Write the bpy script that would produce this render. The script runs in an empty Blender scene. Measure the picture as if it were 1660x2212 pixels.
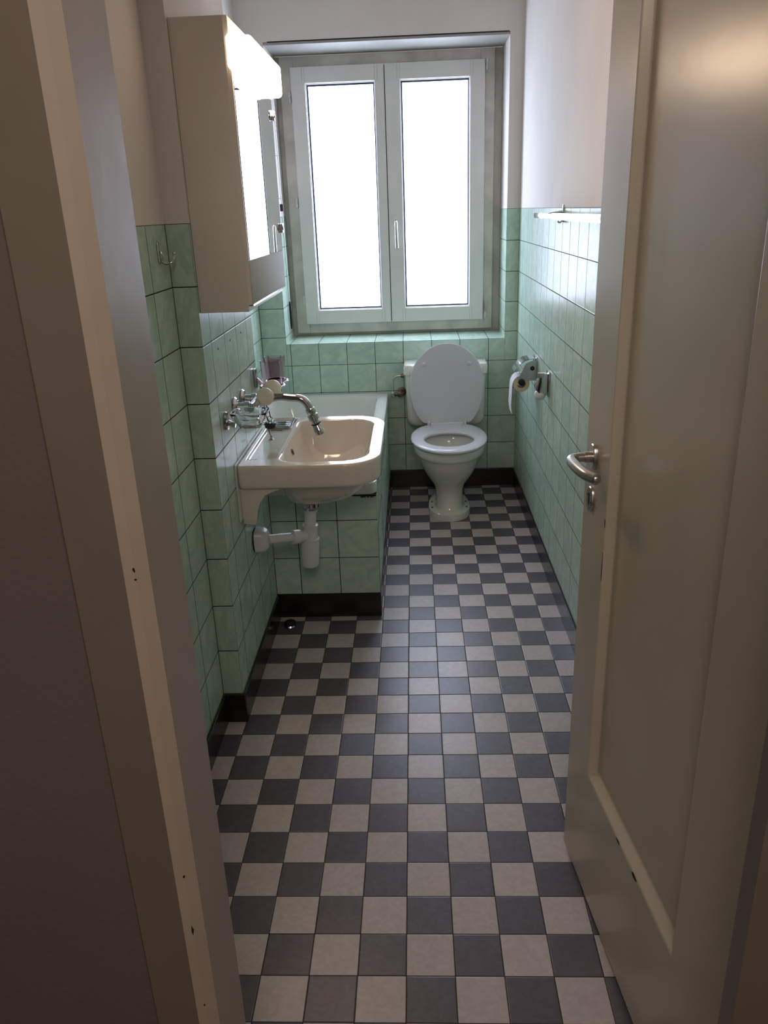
import bpy, bmesh, math, random
from mathutils import Vector, Matrix
random.seed(4)
PI = math.pi
C = bpy.context.scene.collection

# ------------------------------------------------------------------ camera
FPX = 1704.55
pitch, yaw, roll = -0.36505, -0.04653, -0.03711
cam_d = bpy.data.cameras.new('camera'); cam = bpy.data.objects.new('camera', cam_d); C.objects.link(cam)
cam_d.sensor_fit = 'VERTICAL'; cam_d.sensor_height = 24.0; cam_d.lens = 24.0 * FPX / 2212.0
cam_d.clip_start = 0.02; cam_d.clip_end = 50
fw = Vector((math.sin(yaw) * math.cos(pitch), math.cos(yaw) * math.cos(pitch), math.sin(pitch)))
rt = Vector((math.cos(yaw), -math.sin(yaw), 0)); up = rt.cross(fw)
r2 = math.cos(roll) * rt + math.sin(roll) * up; u2 = -math.sin(roll) * rt + math.cos(roll) * up
cam.matrix_world = Matrix(((r2.x, u2.x, -fw.x, 0.04373), (r2.y, u2.y, -fw.y, -1.06651), (r2.z, u2.z, -fw.z, 1.46236), (0, 0, 0, 1)))
bpy.context.scene.camera = cam

# ------------------------------------------------------------------ light
WINDOW_GLOW = 6.3
LAMP_GLOW = 14.0
world = bpy.data.worlds.new('world'); bpy.context.scene.world = world; world.use_nodes = True
world.node_tree.nodes['Background'].inputs[0].default_value = (1.0, 0.86, 0.76, 1)
world.node_tree.nodes['Background'].inputs[1].default_value = 0.22
vs = bpy.context.scene.view_settings
vs.view_transform = 'Standard'; vs.look = 'None'; vs.exposure = 0.42; vs.gamma = 1.0; vs.use_curve_mapping = False

def area(name, loc, rot, sx, sy, power, col):
    l = bpy.data.lights.new(name, 'AREA'); l.shape = 'RECTANGLE'; l.size = sx; l.size_y = sy; l.energy = power; l.color = col
    o = bpy.data.objects.new(name, l); o.location = loc; o.rotation_euler = rot; C.objects.link(o); return o
# added unseen fill light in the hall, aimed through the doorway into the room
area('hall_fill_light', (0.15, -1.55, 2.25), (0.85, 0, 0), 0.5, 0.5, 7.5, (1.0, 0.85, 0.71))

# ------------------------------------------------------------------ materials
def lin(c): return tuple(((v / 255) / 12.92 if v / 255 <= 0.04045 else ((v / 255 + 0.055) / 1.055) ** 2.4) for v in c) + (1,)
def mat(name, rgb, rough=0.5, metal=0.0, noise=0.0, nscale=8.0, bump=0.0, bscale=60.0, coat=0.0, spec=0.5, rgb2=None):
    m = bpy.data.materials.new(name); m.use_nodes = True; nt = m.node_tree; b = nt.nodes['Principled BSDF']
    b.inputs['Base Color'].default_value = lin(rgb); b.inputs['Roughness'].default_value = rough; b.inputs['Metallic'].default_value = metal
    b.inputs['Coat Weight'].default_value = coat; b.inputs['Coat Roughness'].default_value = 0.08; b.inputs['Specular IOR Level'].default_value = spec
    tc = nt.nodes.new('ShaderNodeTexCoord')
    if noise or rgb2:
        n = nt.nodes.new('ShaderNodeTexNoise'); n.inputs['Scale'].default_value = nscale; n.inputs['Detail'].default_value = 6
        nt.links.new(tc.outputs['Object'], n.inputs['Vector'])
        mx = nt.nodes.new('ShaderNodeMix'); mx.data_type = 'RGBA'
        mx.inputs['A'].default_value = lin(rgb2 or tuple(v * (1 - noise) for v in rgb)); mx.inputs['B'].default_value = lin(rgb)
        mr = nt.nodes.new('ShaderNodeMapRange'); mr.inputs['From Min'].default_value = 0.35; mr.inputs['From Max'].default_value = 0.6
        nt.links.new(n.outputs['Fac'], mr.inputs['Value']); nt.links.new(mr.outputs[0], mx.inputs['Factor']); nt.links.new(mx.outputs['Result'], b.inputs['Base Color'])
    if bump:
        n2 = nt.nodes.new('ShaderNodeTexNoise'); n2.inputs['Scale'].default_value = bscale; n2.inputs['Detail'].default_value = 3
        nt.links.new(tc.outputs['Object'], n2.inputs['Vector'])
        bp = nt.nodes.new('ShaderNodeBump'); bp.inputs['Strength'].default_value = bump; bp.inputs['Distance'].default_value = 0.002
        nt.links.new(n2.outputs['Fac'], bp.inputs['Height']); nt.links.new(bp.outputs[0], b.inputs['Normal'])
    return m

def mathn(nt, op, a, b=None):
    n = nt.nodes.new('ShaderNodeMath'); n.operation = op
    for i, v in enumerate((a, b)):
        if v is None: continue
        if isinstance(v, (int, float)): n.inputs[i].default_value = v
        else: nt.links.new(v, n.inputs[i])
    return n.outputs[0]

def tile_mat(name, checker, groutw, grout, rough, colA, colB, dark=None, wav=0.0, coat=0.0, spec=0.5):
    """square tiles; the UV map counts tiles"""
    m = bpy.data.materials.new(name); m.use_nodes = True; nt = m.node_tree; b = nt.nodes['Principled BSDF']; L = nt.links
    uv = nt.nodes.new('ShaderNodeUVMap'); uv.uv_map = 'UVMap'
    sp = nt.nodes.new('ShaderNodeSeparateXYZ'); L.new(uv.outputs[0], sp.inputs[0])
    u, v = sp.outputs[0], sp.outputs[1]
    fu, fv = mathn(nt, 'FRACT', u), mathn(nt, 'FRACT', v)
    du = mathn(nt, 'MINIMUM', fu, mathn(nt, 'SUBTRACT', 1.0, fu)); dv = mathn(nt, 'MINIMUM', fv, mathn(nt, 'SUBTRACT', 1.0, fv))
    d = mathn(nt, 'MINIMUM', du, dv)
    cu, cv = mathn(nt, 'FLOOR', u), mathn(nt, 'FLOOR', v)
    cc = nt.nodes.new('ShaderNodeCombineXYZ'); L.new(cu, cc.inputs[0]); L.new(cv, cc.inputs[1])
    wn = nt.nodes.new('ShaderNodeTexWhiteNoise'); wn.noise_dimensions = '3D'; L.new(cc.outputs[0], wn.inputs['Vector'])
    # mottling, different on every tile
    add = nt.nodes.new('ShaderNodeVectorMath'); add.operation = 'MULTIPLY_ADD'; L.new(wn.outputs['Color'], add.inputs[0]); add.inputs[1].default_value = (17, 23, 31); L.new(uv.outputs[0], add.inputs[2])
    ns = nt.nodes.new('ShaderNodeTexNoise'); ns.inputs['Scale'].default_value = 2.3 if not checker else 5; ns.inputs['Detail'].default_value = 7; ns.inputs['Distortion'].default_value = 1.2
    L.new(add.outputs[0], ns.inputs['Vector'])
    mr = nt.nodes.new('ShaderNodeMapRange'); mr.inputs['From Min'].default_value = 0.38; mr.inputs['From Max'].default_value = 0.68; L.new(ns.outputs['Fac'], mr.inputs['Value'])
    fac = mathn(nt, 'ADD', mathn(nt, 'MULTIPLY', mr.outputs[0], 0.75), mathn(nt, 'MULTIPLY', wn.outputs['Value'], 0.35))
    def mix(f, a, c):
        mx = nt.nodes.new('ShaderNodeMix'); mx.data_type = 'RGBA'
        for nm, q in (('Factor', f), ('A', a), ('B', c)):
            if isinstance(q, tuple): mx.inputs[nm].default_value = q
            else: L.new(q, mx.inputs[nm])
        return mx.outputs['Result']
    col = mix(fac, lin(colA), lin(colB))
    if checker:
        par = mathn(nt, 'MODULO', mathn(nt, 'ADD', mathn(nt, 'ADD', cu, cv), 200.0), 2.0)
        par = mathn(nt, 'GREATER_THAN', par, 0.5)
        dk = mix(fac, lin(dark[0]), lin(dark[1]))
        col = mix(par, dk, col)
    g = mathn(nt, 'LESS_THAN', d, groutw)
    col = mix(g, col, lin(grout)); L.new(col, b.inputs['Base Color'])
    rr = mathn(nt, 'ADD', rough, mathn(nt, 'MULTIPLY', g, 0.5)); L.new(rr, b.inputs['Roughness'])
    b.inputs['Coat Weight'].default_value = coat; b.inputs['Specular IOR Level'].default_value = spec
    e = nt.nodes.new('ShaderNodeMapRange'); e.inputs['From Max'].default_value = groutw * 2.6; L.new(d, e.inputs['Value'])
    bp = nt.nodes.new('ShaderNodeBump'); bp.inputs['Strength'].default_value = 0.5; bp.inputs['Distance'].default_value = 0.0012; L.new(e.outputs[0], bp.inputs['Height'])
    last = bp
    if wav:
        n2 = nt.nodes.new('ShaderNodeTexNoise'); n2.inputs['Scale'].default_value = 2.2; n2.inputs['Detail'].default_value = 2; L.new(add.outputs[0], n2.inputs['Vector'])
        b2 = nt.nodes.new('ShaderNodeBump'); b2.inputs['Strength'].default_value = wav; b2.inputs['Distance'].default_value = 0.004
        L.new(n2.outputs['Fac'], b2.inputs['Height']); L.new(bp.outputs[0], b2.inputs['Normal']); last = b2
    L.new(last.outputs[0], b.inputs['Normal'])
    return m

def emis(name, rgb, strength, rough=0.4):
    m = bpy.data.materials.new(name); m.use_nodes = True; b = m.node_tree.nodes['Principled BSDF']
    b.inputs['Base Color'].default_value = lin(rgb); b.inputs['Roughness'].default_value = rough
    b.inputs['Emission Color'].default_value = lin(rgb); b.inputs['Emission Strength'].default_value = strength
    return m
def glassm(name, rgb, rough=0.02, ior=1.45):
    m = bpy.data.materials.new(name); m.use_nodes = True; b = m.node_tree.nodes['Principled BSDF']
    b.inputs['Base Color'].default_value = lin(rgb); b.inputs['Roughness'].default_value = rough
    b.inputs['Transmission Weight'].default_value = 1.0; b.inputs['IOR'].default_value = ior
    return m

M_TILE = tile_mat('green_wall_tile', False, 0.0090, (34, 44, 38), 0.26, (174, 201, 186), (202, 221, 203), wav=0.07, spec=0.08)
M_FLOOR = tile_mat('checker_floor_tile', True, 0.010, (58, 50, 46), 0.33, (186, 175, 172), (203, 193, 190), dark=((88, 82, 91), (101, 95, 105)), wav=0.03)
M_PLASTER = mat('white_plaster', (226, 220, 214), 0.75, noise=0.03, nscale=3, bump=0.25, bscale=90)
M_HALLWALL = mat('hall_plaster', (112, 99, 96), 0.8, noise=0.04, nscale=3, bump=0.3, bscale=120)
M_BLACK = mat('black_plinth_tile', (34, 29, 28), 0.25, noise=0.2, nscale=10)
M_CREAM = mat('cream_door_paint', (204, 193, 176), 0.25, noise=0.03, nscale=5, bump=0.08, bscale=45, spec=0.38)
M_JAMB = mat('cream_frame_paint', (186, 172, 158), 0.32, noise=0.04, nscale=5, bump=0.2, bscale=35)
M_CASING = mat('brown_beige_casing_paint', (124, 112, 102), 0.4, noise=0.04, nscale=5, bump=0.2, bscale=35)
M_SHUTTER = mat('shaded_shutter_lid_paint', (166, 166, 160), 0.5, noise=0.06, nscale=5)  # lid colour darkened to stand in for the shade on the soffit
M_WINPAINT = mat('white_window_paint', (222, 220, 214), 0.35, noise=0.02, nscale=6, bump=0.05)
M_WINOLD = mat('weathered_window_frame_paint', (216, 212, 202), 0.5, noise=0.12, nscale=7, bump=0.15)
M_CER = mat('warm_white_ceramic', (226, 217, 206), 0.08, noise=0.015, nscale=5, coat=0.5)
M_CERW = mat('white_ceramic', (226, 226, 218), 0.12, noise=0.015, nscale=5, coat=0.4)
M_ENAMEL = mat('white_enamel', (228, 230, 224), 0.10, noise=0.01, nscale=4, coat=0.4)
M_PLASTIC = mat('white_plastic', (222, 222, 224), 0.3, noise=0.01, nscale=6)
M_SEAT = mat('white_seat_plastic', (220, 220, 226), 0.22, noise=0.01, nscale=6)
M_CHROME = mat('chrome', (205, 205, 208), 0.07, metal=1.0, noise=0.05, nscale=30)
M_STEEL = mat('brushed_steel', (200, 196, 192), 0.28, metal=1.0, noise=0.05, nscale=40)
M_BRASS = mat('dull_brass', (120, 112, 92), 0.35, metal=1.0, noise=0.15, nscale=60)
M_CABINET = mat('beige_cabinet_lacquer', (222, 214, 204), 0.42, noise=0.02, nscale=4)
M_OLIVE = mat('grey_beige_panel', (158, 152, 132), 0.6, noise=0.02, nscale=4, spec=0.15)
M_MIRROR = mat('mirror_silver', (240, 242, 242), 0.0, metal=1.0)
M_MIREDGE = mat('green_glass_edge', (34, 60, 44), 0.1, noise=0.1, nscale=20)
M_RUBBER = mat('black_rubber', (26, 25, 25), 0.5, noise=0.1, nscale=30)
M_DARK = mat('dark_metal', (40, 40, 42), 0.35, metal=0.6, noise=0.1, nscale=30)
M_KNOB = mat('ivory_knob_plastic', (240, 235, 214), 0.25, noise=0.03, nscale=20)
M_PAPER = mat('toilet_paper', (232, 230, 236), 0.9, noise=0.02, nscale=30, bump=0.3, bscale=200)
M_CORE = mat('cardboard_roll_side', (214, 204, 176), 0.9, noise=0.05, nscale=60)
M_PANE = emis('daylit_frosted_glass', (219, 229, 255), WINDOW_GLOW)
M_LAMP = emis('glowing_opal_glass', (255, 221, 186), LAMP_GLOW)
M_GLASS = glassm('clear_glass', (245, 250, 248))
M_PINK = glassm('mauve_tinted_glass', (240, 224, 231), 0.03, ior=1.15)
M_CHIP = mat('chipped_edge', (30, 24, 20), 0.9, noise=0.3, nscale=60)
M_GREYSEAL = mat('black_window_gasket', (48, 54, 72), 0.5, noise=0.1, nscale=20)

# ------------------------------------------------------------------ helpers
def link(name, me, m, parent=None, smooth=False):
    o = bpy.data.objects.new(name, me); C.objects.link(o)
    ms = m if isinstance(m, (list, tuple)) else [m]
    for q in ms: me.materials.append(q)
    if smooth:
        for p in me.polygons: p.use_smooth = True
    if parent: o.parent = parent
    return o
def obj(name, bm, m, parent=None, smooth=False):
    bmesh.ops.recalc_face_normals(bm, faces=bm.faces)
    me = bpy.data.meshes.new(name); bm.to_mesh(me); bm.free()
    o = link(name, me, m, parent, smooth)
    if smooth:
        me.set_sharp_from_angle(angle=math.radians(38))
    return o
def thing(name, label, cat, loc=(0, 0, 0), rotz=0, group=None):
    o = bpy.data.objects.new(name, None); C.objects.link(o); o.empty_display_size = 0.05
    o.location = loc; o.rotation_euler = (0, 0, rotz); o['label'] = label; o['category'] = cat
    if group: o['group'] = group
    return o
def tag(o, label, cat, group=None):
    o['label'] = label; o['category'] = cat
    if group: o['group'] = group
    return o
def structure(o): o['kind'] = 'structure'; return o
def dup(root, loc, rotz=None, label=None):
    r = root.copy(); C.objects.link(r); r.location = loc
    if rotz is not None: r.rotation_euler = (0, 0, rotz)
    if label: r['label'] = label
    for ch in list(root.children):
        c = ch.copy(); C.objects.link(c); c.parent = r
        for g in ch.children:
            d = g.copy(); C.objects.link(d); d.parent = c
    return r
def box(bm, a, b, bev=0.0, seg=2):
    x0, y0, z0 = (min(a[i], b[i]) for i in range(3)); x1, y1, z1 = (max(a[i], b[i]) for i in range(3))
    vs = [bm.verts.new(p) for p in [(x0, y0, z0), (x1, y0, z0), (x1, y1, z0), (x0, y1, z0), (x0, y0, z1), (x1, y0, z1), (x1, y1, z1), (x0, y1, z1)]]
    fs = [bm.faces.new([vs[i] for i in f]) for f in [(3, 2, 1, 0), (4, 5, 6, 7), (0, 1, 5, 4), (1, 2, 6, 5), (2, 3, 7, 6), (3, 0, 4, 7)]]
    if bev:
        es = list({e for f in fs for e in f.edges})
        bmesh.ops.bevel(bm, geom=es, offset=bev, segments=seg, profile=0.7, affect='EDGES')
def boxo(name, a, b, m, parent=None, bev=0.0, seg=2):
    bm = bmesh.new(); box(bm, a, b, bev, seg); return obj(name, bm, m, parent, smooth=bev > 0)
def cyl(bm, p0, p1, r0, r1=None, n=24, caps=True):
    r1 = r0 if r1 is None else r1; p0, p1 = Vector(p0), Vector(p1); d = (p1 - p0).normalized()
    a = d.orthogonal().normalized(); b = d.cross(a)
    A = [bm.verts.new(p0 + r0 * (math.cos(2 * PI * i / n) * a + math.sin(2 * PI * i / n) * b)) for i in range(n)]
    B = [bm.verts.new(p1 + r1 * (math.cos(2 * PI * i / n) * a + math.sin(2 * PI * i / n) * b)) for i in range(n)]
    for i in range(n): bm.faces.new((A[i], A[(i + 1) % n], B[(i + 1) % n], B[i]))
    if caps: bm.faces.new(A[::-1]); bm.faces.new(B)
def turned(bm, p0, axis, prof, n=32):
    """profile (t along axis, radius); first/last closed with caps"""
    p0 = Vector(p0); d = Vector(axis).normalized(); a = d.orthogonal().normalized(); b = d.cross(a); rings = []
    for t, r in prof:
        rings.append([bm.verts.new(p0 + d * t + max(r, 1e-5) * (math.cos(2 * PI * i / n) * a + math.sin(2 * PI * i / n) * b)) for i in range(n)])
    for A, B in zip(rings, rings[1:]):
        for i in range(n): bm.faces.new((A[i], A[(i + 1) % n], B[(i + 1) % n], B[i]))
    bm.faces.new(rings[0][::-1]); bm.faces.new(rings[-1])
def spline(pts, k=6):
    P = [Vector(p) for p in pts]; P = [2 * P[0] - P[1]] + P + [2 * P[-1] - P[-2]]; out = []
    for i in range(1, len(P) - 2):
        for s in range(k):
            t = s / k; a, b, c, d = P[i - 1:i + 3]
            out.append(0.5 * ((2 * b) + (c - a) * t + (2 * a - 5 * b + 4 * c - d) * t * t + (3 * b - a - 3 * c + d) * t ** 3))
    out.append(P[-2]); return out
def tube(bm, pts, rad, n=14, caps=True, closed=False):
    P = [Vector(p) for p in pts]; N = len(P); R = rad if isinstance(rad, (list, tuple)) else [rad] * N
    rings = []; prev = None
    for i in range(N):
        if closed: t = (P[(i + 1) % N] - P[i - 1]).normalized()
        else: t = (P[min(i + 1, N - 1)] - P[max(i - 1, 0)]).normalized()
        a = t.orthogonal().normalized() if prev is None else (prev - t * prev.dot(t)).normalized()
        prev = a; b = t.cross(a)
        rings.append([bm.verts.new(P[i] + R[i] * (math.cos(2 * PI * j / n) * a + math.sin(2 * PI * j / n) * b)) for j in range(n)])
    prs = list(zip(rings, rings[1:])) + ([(rings[-1], rings[0])] if closed else [])
    for A, B in prs:
        for j in range(n): bm.faces.new((A[j], A[(j + 1) % n], B[(j + 1) % n], B[j]))
    if caps and not closed: bm.faces.new(rings[0][::-1]); bm.faces.new(rings[-1])
def loft(bm, rings, cap0=True, cap1=True, loop=False):
    V = [[bm.verts.new(p) for p in r] for r in rings]; n = len(V[0])
    for A, B in list(zip(V, V[1:])) + ([(V[-1], V[0])] if loop else []):
        for i in range(n): bm.faces.new((A[i], A[(i + 1) % n], B[(i + 1) % n], B[i]))
    if not loop:
        if cap0: bm.faces.new(V[0][::-1])
        if cap1: bm.faces.new(V[-1])
def rrect(cx, cy, hx, hy, rad, k=12, side=10):
    """ccw outline; rad = corner radii for (+x+y, -x+y, -x-y, +x-y)"""
    if not isinstance(rad, (list, tuple)): rad = [rad] * 4
    cor = [(cx + hx - rad[0], cy + hy - rad[0], 0, rad[0]), (cx - hx + rad[1], cy + hy - rad[1], PI / 2, rad[1]),
           (cx - hx + rad[2], cy - hy + rad[2], PI, rad[2]), (cx + hx - rad[3], cy - hy + rad[3], 1.5 * PI, rad[3])]
    out = []
    for i, (x, y, a, r) in enumerate(cor):
        arc = [(x + r * math.cos(a + PI / 2 * j / k), y + r * math.sin(a + PI / 2 * j / k)) for j in range(k + 1)]
        out += arc
        nx = cor[(i + 1) % 4]; e = (nx[0] + nx[3] * math.cos(nx[2]), nx[1] + nx[3] * math.sin(nx[2]))
        out += [(arc[-1][0] + (e[0] - arc[-1][0]) * j / side, arc[-1][1] + (e[1] - arc[-1][1]) * j / side) for j in range(1, side)]
    return out
def prism(bm, poly, axis, a, b, bev=0):
    """extrude a 2-D polygon along an axis between a and b"""
    def P(p, t): return (t, p[0], p[1]) if axis == 'x' else ((p[0], t, p[1]) if axis == 'y' else (p[0], p[1], t))
    A = [bm.verts.new(P(p, a)) for p in poly]; B = [bm.verts.new(P(p, b)) for p in poly]; n = len(poly)
    fs = [bm.faces.new(A[::-1]), bm.faces.new(B)]
    for i in range(n): fs.append(bm.faces.new((A[i], A[(i + 1) % n], B[(i + 1) % n], B[i])))
    if bev: bmesh.ops.bevel(bm, geom=list({e for f in fs for e in f.edges}), offset=bev, segments=2, profile=0.7, affect='EDGES')

class Wall:
    """faces with a tile-counting UV map; m: 0 = first material, 1 = second ..."""
    def __init__(s): s.v = []; s.f = []; s.uv = []; s.mi = []
    def quad(s, pts, mi, uvs=None):
        i = len(s.v); s.v += [tuple(p) for p in pts]; s.f.append((i, i + 1, i + 2, i + 3)); s.uv += uvs or [(0.5, 0.5)] * 4; s.mi.append(mi)
    def rect(s, ax, c, a0, a1, z0, z1, mi, u=None, v=None):
        """upright rectangle at X=c or Y=c, a0..a1 along the wall; u,v = (origin, pitch) of the tile grid"""
        pts = [(c, a0, z0), (c, a1, z0), (c, a1, z1), (c, a0, z1)] if ax == 'x' else [(a0, c, z0), (a1, c, z0), (a1, c, z1), (a0, c, z1)]
        uv = None
        if u: uv = [((p[1] if ax == 'x' else p[0]) - u[0]) / u[1] for p in pts]; uv = [(q, (p[2] - v[0]) / v[1]) for q, p in zip(uv, pts)]
        s.quad(pts, mi, uv)
    def flat(s, z, x0, x1, y0, y1, mi, u=None, v=None):
        pts = [(x0, y0, z), (x1, y0, z), (x1, y1, z), (x0, y1, z)]
        s.quad(pts, mi, [((p[0] - u[0]) / u[1], (p[1] - v[0]) / v[1]) for p in pts] if u else None)
    def build(s, name, ms, parent=None):
        me = bpy.data.meshes.new(name); me.from_pydata(s.v, [], s.f); uvl = me.uv_layers.new(name='UVMap')
        for i, l in enumerate(me.loops): uvl.data[i].uv = s.uv[l.vertex_index]
        for p, k in zip(me.polygons, s.mi): p.material_index = k
        return link(name, me, ms, parent)

# ------------------------------------------------------------------ the setting
H = 2.50; H0 = 0.099; ZT = H0 + 1.35; YB = 3.15; XR = 0.580; XN = -0.5624; XS = -0.503; XT = -0.77; YP = 0.970; YE = 1.620; YD = -0.30
VZ = (H0, 0.15)
w = Wall(); w.flat(0, -0.80, 0.62, -0.42, 3.2, 0, (0, 0.1), (0, 0.1)); structure(w.build('floor', [M_FLOOR]))
w = Wall(); w.flat(-0.004, -2.2, 2.2, -3.2, -0.40, 0); structure(w.build('floor_hall', [mat('hall_floor_wood', (120, 84, 56), 0.4, noise=0.2, nscale=6)]))
w = Wall(); w.flat(H, -0.80, 0.62, -0.36, 3.5, 0); structure(w.build('ceiling', [M_PLASTER]))

# right wall
w = Wall()
w.rect('x', XR, YD, YB, 0, ZT, 0, (1.5, 0.15), VZ); w.rect('x', XR, YD, YB, ZT, H, 1)
structure(w.build('wall_right', [M_TILE, M_PLASTER]))
# left wall: near part, step, wash-basin part, return into the tub recess, recess
for wn_, faces in (('wall_left', [0, 1]), ('wall_left_middle', [2, 3]), ('wall_left_recess', [4])):
  w = Wall()
  for ax, c, a0, a1, u in [[('x', XN, YD, YP, (0.815, 0.153)), ('y', YP, XN, XS, (XN, XS - XN)), ('x', XS, YP, YE, (1.0615, 0.1535)), ('y', YE, XT, XS, (XS, 0.15)), ('x', XT, YE, YB, (YB, 0.15))][i_] for i_ in faces]:
    w.rect(ax, c, a0, a1, 0, ZT, 0, u, VZ); w.rect(ax, c, a0, a1, ZT, H, 1)
  structure(w.build(wn_, [M_TILE, M_PLASTER]))
# back wall with window opening
OX0, OX1, OZ0, OZ1, YW = -0.640, 0.515, 0.813, 2.215, 3.445
w = Wall(); UB = (0.4314, 0.15)
w.rect('y', YB, XT, OX0, 0, ZT, 0, (-0.769, 0.129), VZ); w.rect('y', YB, OX0, OX1, 0, 0.699, 0, UB, VZ)
w.rect('y', YB, OX0, OX1, 0.699, OZ0, 0, UB, (0.699 - 0.114 * 4, 0.114)); w.rect('y', YB, OX1, XR, 0, 0.699, 0, UB, VZ)
w.rect('y', YB, OX1, XR, 0.699, ZT, 0, (OX1, XR - OX1), VZ)
w.rect('y', YB, XT, OX0, ZT, H, 1); w.rect('y', YB, OX1, XR, ZT, H, 1); w.rect('y', YB, OX0, OX1, OZ1, H, 1)
w.flat(OZ0, OX0, OX1, YB, YW + .03, 0, UB, (YB, 0.33))
for x in (OX0, OX1):
    w.rect('x', x, YB, YW + .03, OZ0, ZT, 0, (YB, 0.33), VZ); w.rect('x', x, YB, YW + .03, ZT, OZ1, 1)
w.flat(OZ1, OX0, OX1, YB, YW + .03, 1)
structure(w.build('wall_back', [M_TILE, M_PLASTER]))
# roller shutter lid closing the top of the opening, a thin dark seam in front
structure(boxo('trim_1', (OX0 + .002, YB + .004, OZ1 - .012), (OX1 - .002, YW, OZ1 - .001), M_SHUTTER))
structure(boxo('trim_2', (OX0 + .02, YB - .0006, OZ1 - .0005), (OX1 - .005, YB + .004, OZ1 + .003), M_CHIP))
# door wall (between bathroom and hall) with its opening
JX0, JX1, YH = -0.225, 0.47, -0.385
w_bm = bmesh.new()
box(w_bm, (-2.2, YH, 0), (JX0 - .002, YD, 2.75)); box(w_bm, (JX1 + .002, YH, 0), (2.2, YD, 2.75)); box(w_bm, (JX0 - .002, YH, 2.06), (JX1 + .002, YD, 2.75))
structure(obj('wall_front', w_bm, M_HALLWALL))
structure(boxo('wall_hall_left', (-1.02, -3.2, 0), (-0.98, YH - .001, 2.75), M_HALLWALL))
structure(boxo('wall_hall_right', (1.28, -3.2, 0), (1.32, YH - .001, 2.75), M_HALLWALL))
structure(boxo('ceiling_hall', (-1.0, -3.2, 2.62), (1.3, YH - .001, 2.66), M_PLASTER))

# door frame
fr = structure(bpy.data.objects.new('door_1', None)); C.objects.link(fr)
bm = bmesh.new()   # left lining board with chamfered hall edge
prism(bm, [(JX0, YD + .004), (-0.213, YD + .004), (-0.213, -0.393), (-0.224, -0.402), (JX0 - .01, -0.402), (JX0 - .01, YH - .001), (JX0, YH - .001)], 'z', 0, 2.05)
obj('door_lining', bm, M_JAMB, fr)
bm = bmesh.new(); prism(bm, [(-0.2245, -0.3995), (-0.286, -0.3995), (-0.289, -0.396), (-0.289, YH - .0005), (-0.2245, YH - .0005)], 'z', 0, 2.11); obj('door_casing', bm, M_CASING, fr)
bm = bmesh.new()
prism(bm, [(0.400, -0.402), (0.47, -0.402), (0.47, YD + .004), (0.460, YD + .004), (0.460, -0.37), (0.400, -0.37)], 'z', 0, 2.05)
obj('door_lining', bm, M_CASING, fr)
bm = bmesh.new(); prism(bm, [(0.4705, -0.3995), (0.53, -0.3995), (0.53, YH - .0005), (0.4705, YH - .0005)], 'z', 0, 2.11); obj('door_casing', bm, M_CASING, fr)
boxo('door_head', (-0.2245, -0.402, 2.05), (0.47, YD + .004, 2.06), M_JAMB, fr)
# chipped paint on the left lining edge
bm = bmesh.new()
for zc, hh in ((1.155, .0025), (1.145, .001), (0.78, .002), (0.70, .008), (0.58, .0015)):
    poly = [(-0.2245 + .0011 * math.cos(t) * random.uniform(.5, 1.3) , zc + hh * math.sin(t) * random.uniform(.6, 1.2)) for t in [2 * PI * i / 9 for i in range(9)]]
    prism(bm, poly, 'y', -0.4026, -0.4012)
obj('paint_chip', bm, M_CHIP, fr)

# door leaf, local x from hinge to free edge, local +y = hall-side face
ang = math.atan2(0.99501, -0.09975); HX, HY = 0.4548, -0.272
leaf = bpy.data.objects.new('door_leaf', None); C.objects.link(leaf); leaf.parent = fr; leaf.location = (HX, HY, 0.012); leaf.rotation_euler = (0, 0, ang)
W_, T_, DH = 0.735, 0.040, 2.00; PX0, PX1, PZ0, PZ1 = 0.158, 0.600, 0.305, 1.86
bm = bmesh.new()
def dv(x, y, z): return bm.verts.new((x, y, z))
rc, sl = 0.020, 0.013
O = [dv(0, 0, 0), dv(W_, 0, 0), dv(W_, 0, DH), dv(0, 0, DH)]
I = [dv(PX0, 0, PZ0), dv(PX1, 0, PZ0), dv(PX1, 0, PZ1), dv(PX0, 0, PZ1)]
J = [dv(PX0 + sl, -rc, PZ0 + sl), dv(PX1 - sl * .35, -rc, PZ0 + sl), dv(PX1 - sl * .35, -rc, PZ1 - sl), dv(PX0 + sl, -rc, PZ1 - sl)]
Bk = [dv(0, -T_, 0), dv(W_, -T_, 0), dv(W_, -T_, DH), dv(0, -T_, DH)]
for i in range(4):
    k = (i + 1) % 4
    bm.faces.new((O[i], O[k], I[k], I[i])); bm.faces.new((I[i], I[k], J[k], J[i])); bm.faces.new((O[i], Bk[i], Bk[k], O[k]))
bm.faces.new(J); bm.faces.new(Bk[::-1])
panel = obj('door_panel', bm, M_CREAM, leaf)
bv = panel.modifiers.new('bevel', 'BEVEL'); bv.width = 0.003; bv.segments = 3; bv.limit_method = 'ANGLE'; bv.angle_limit = math.radians(40)
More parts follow.
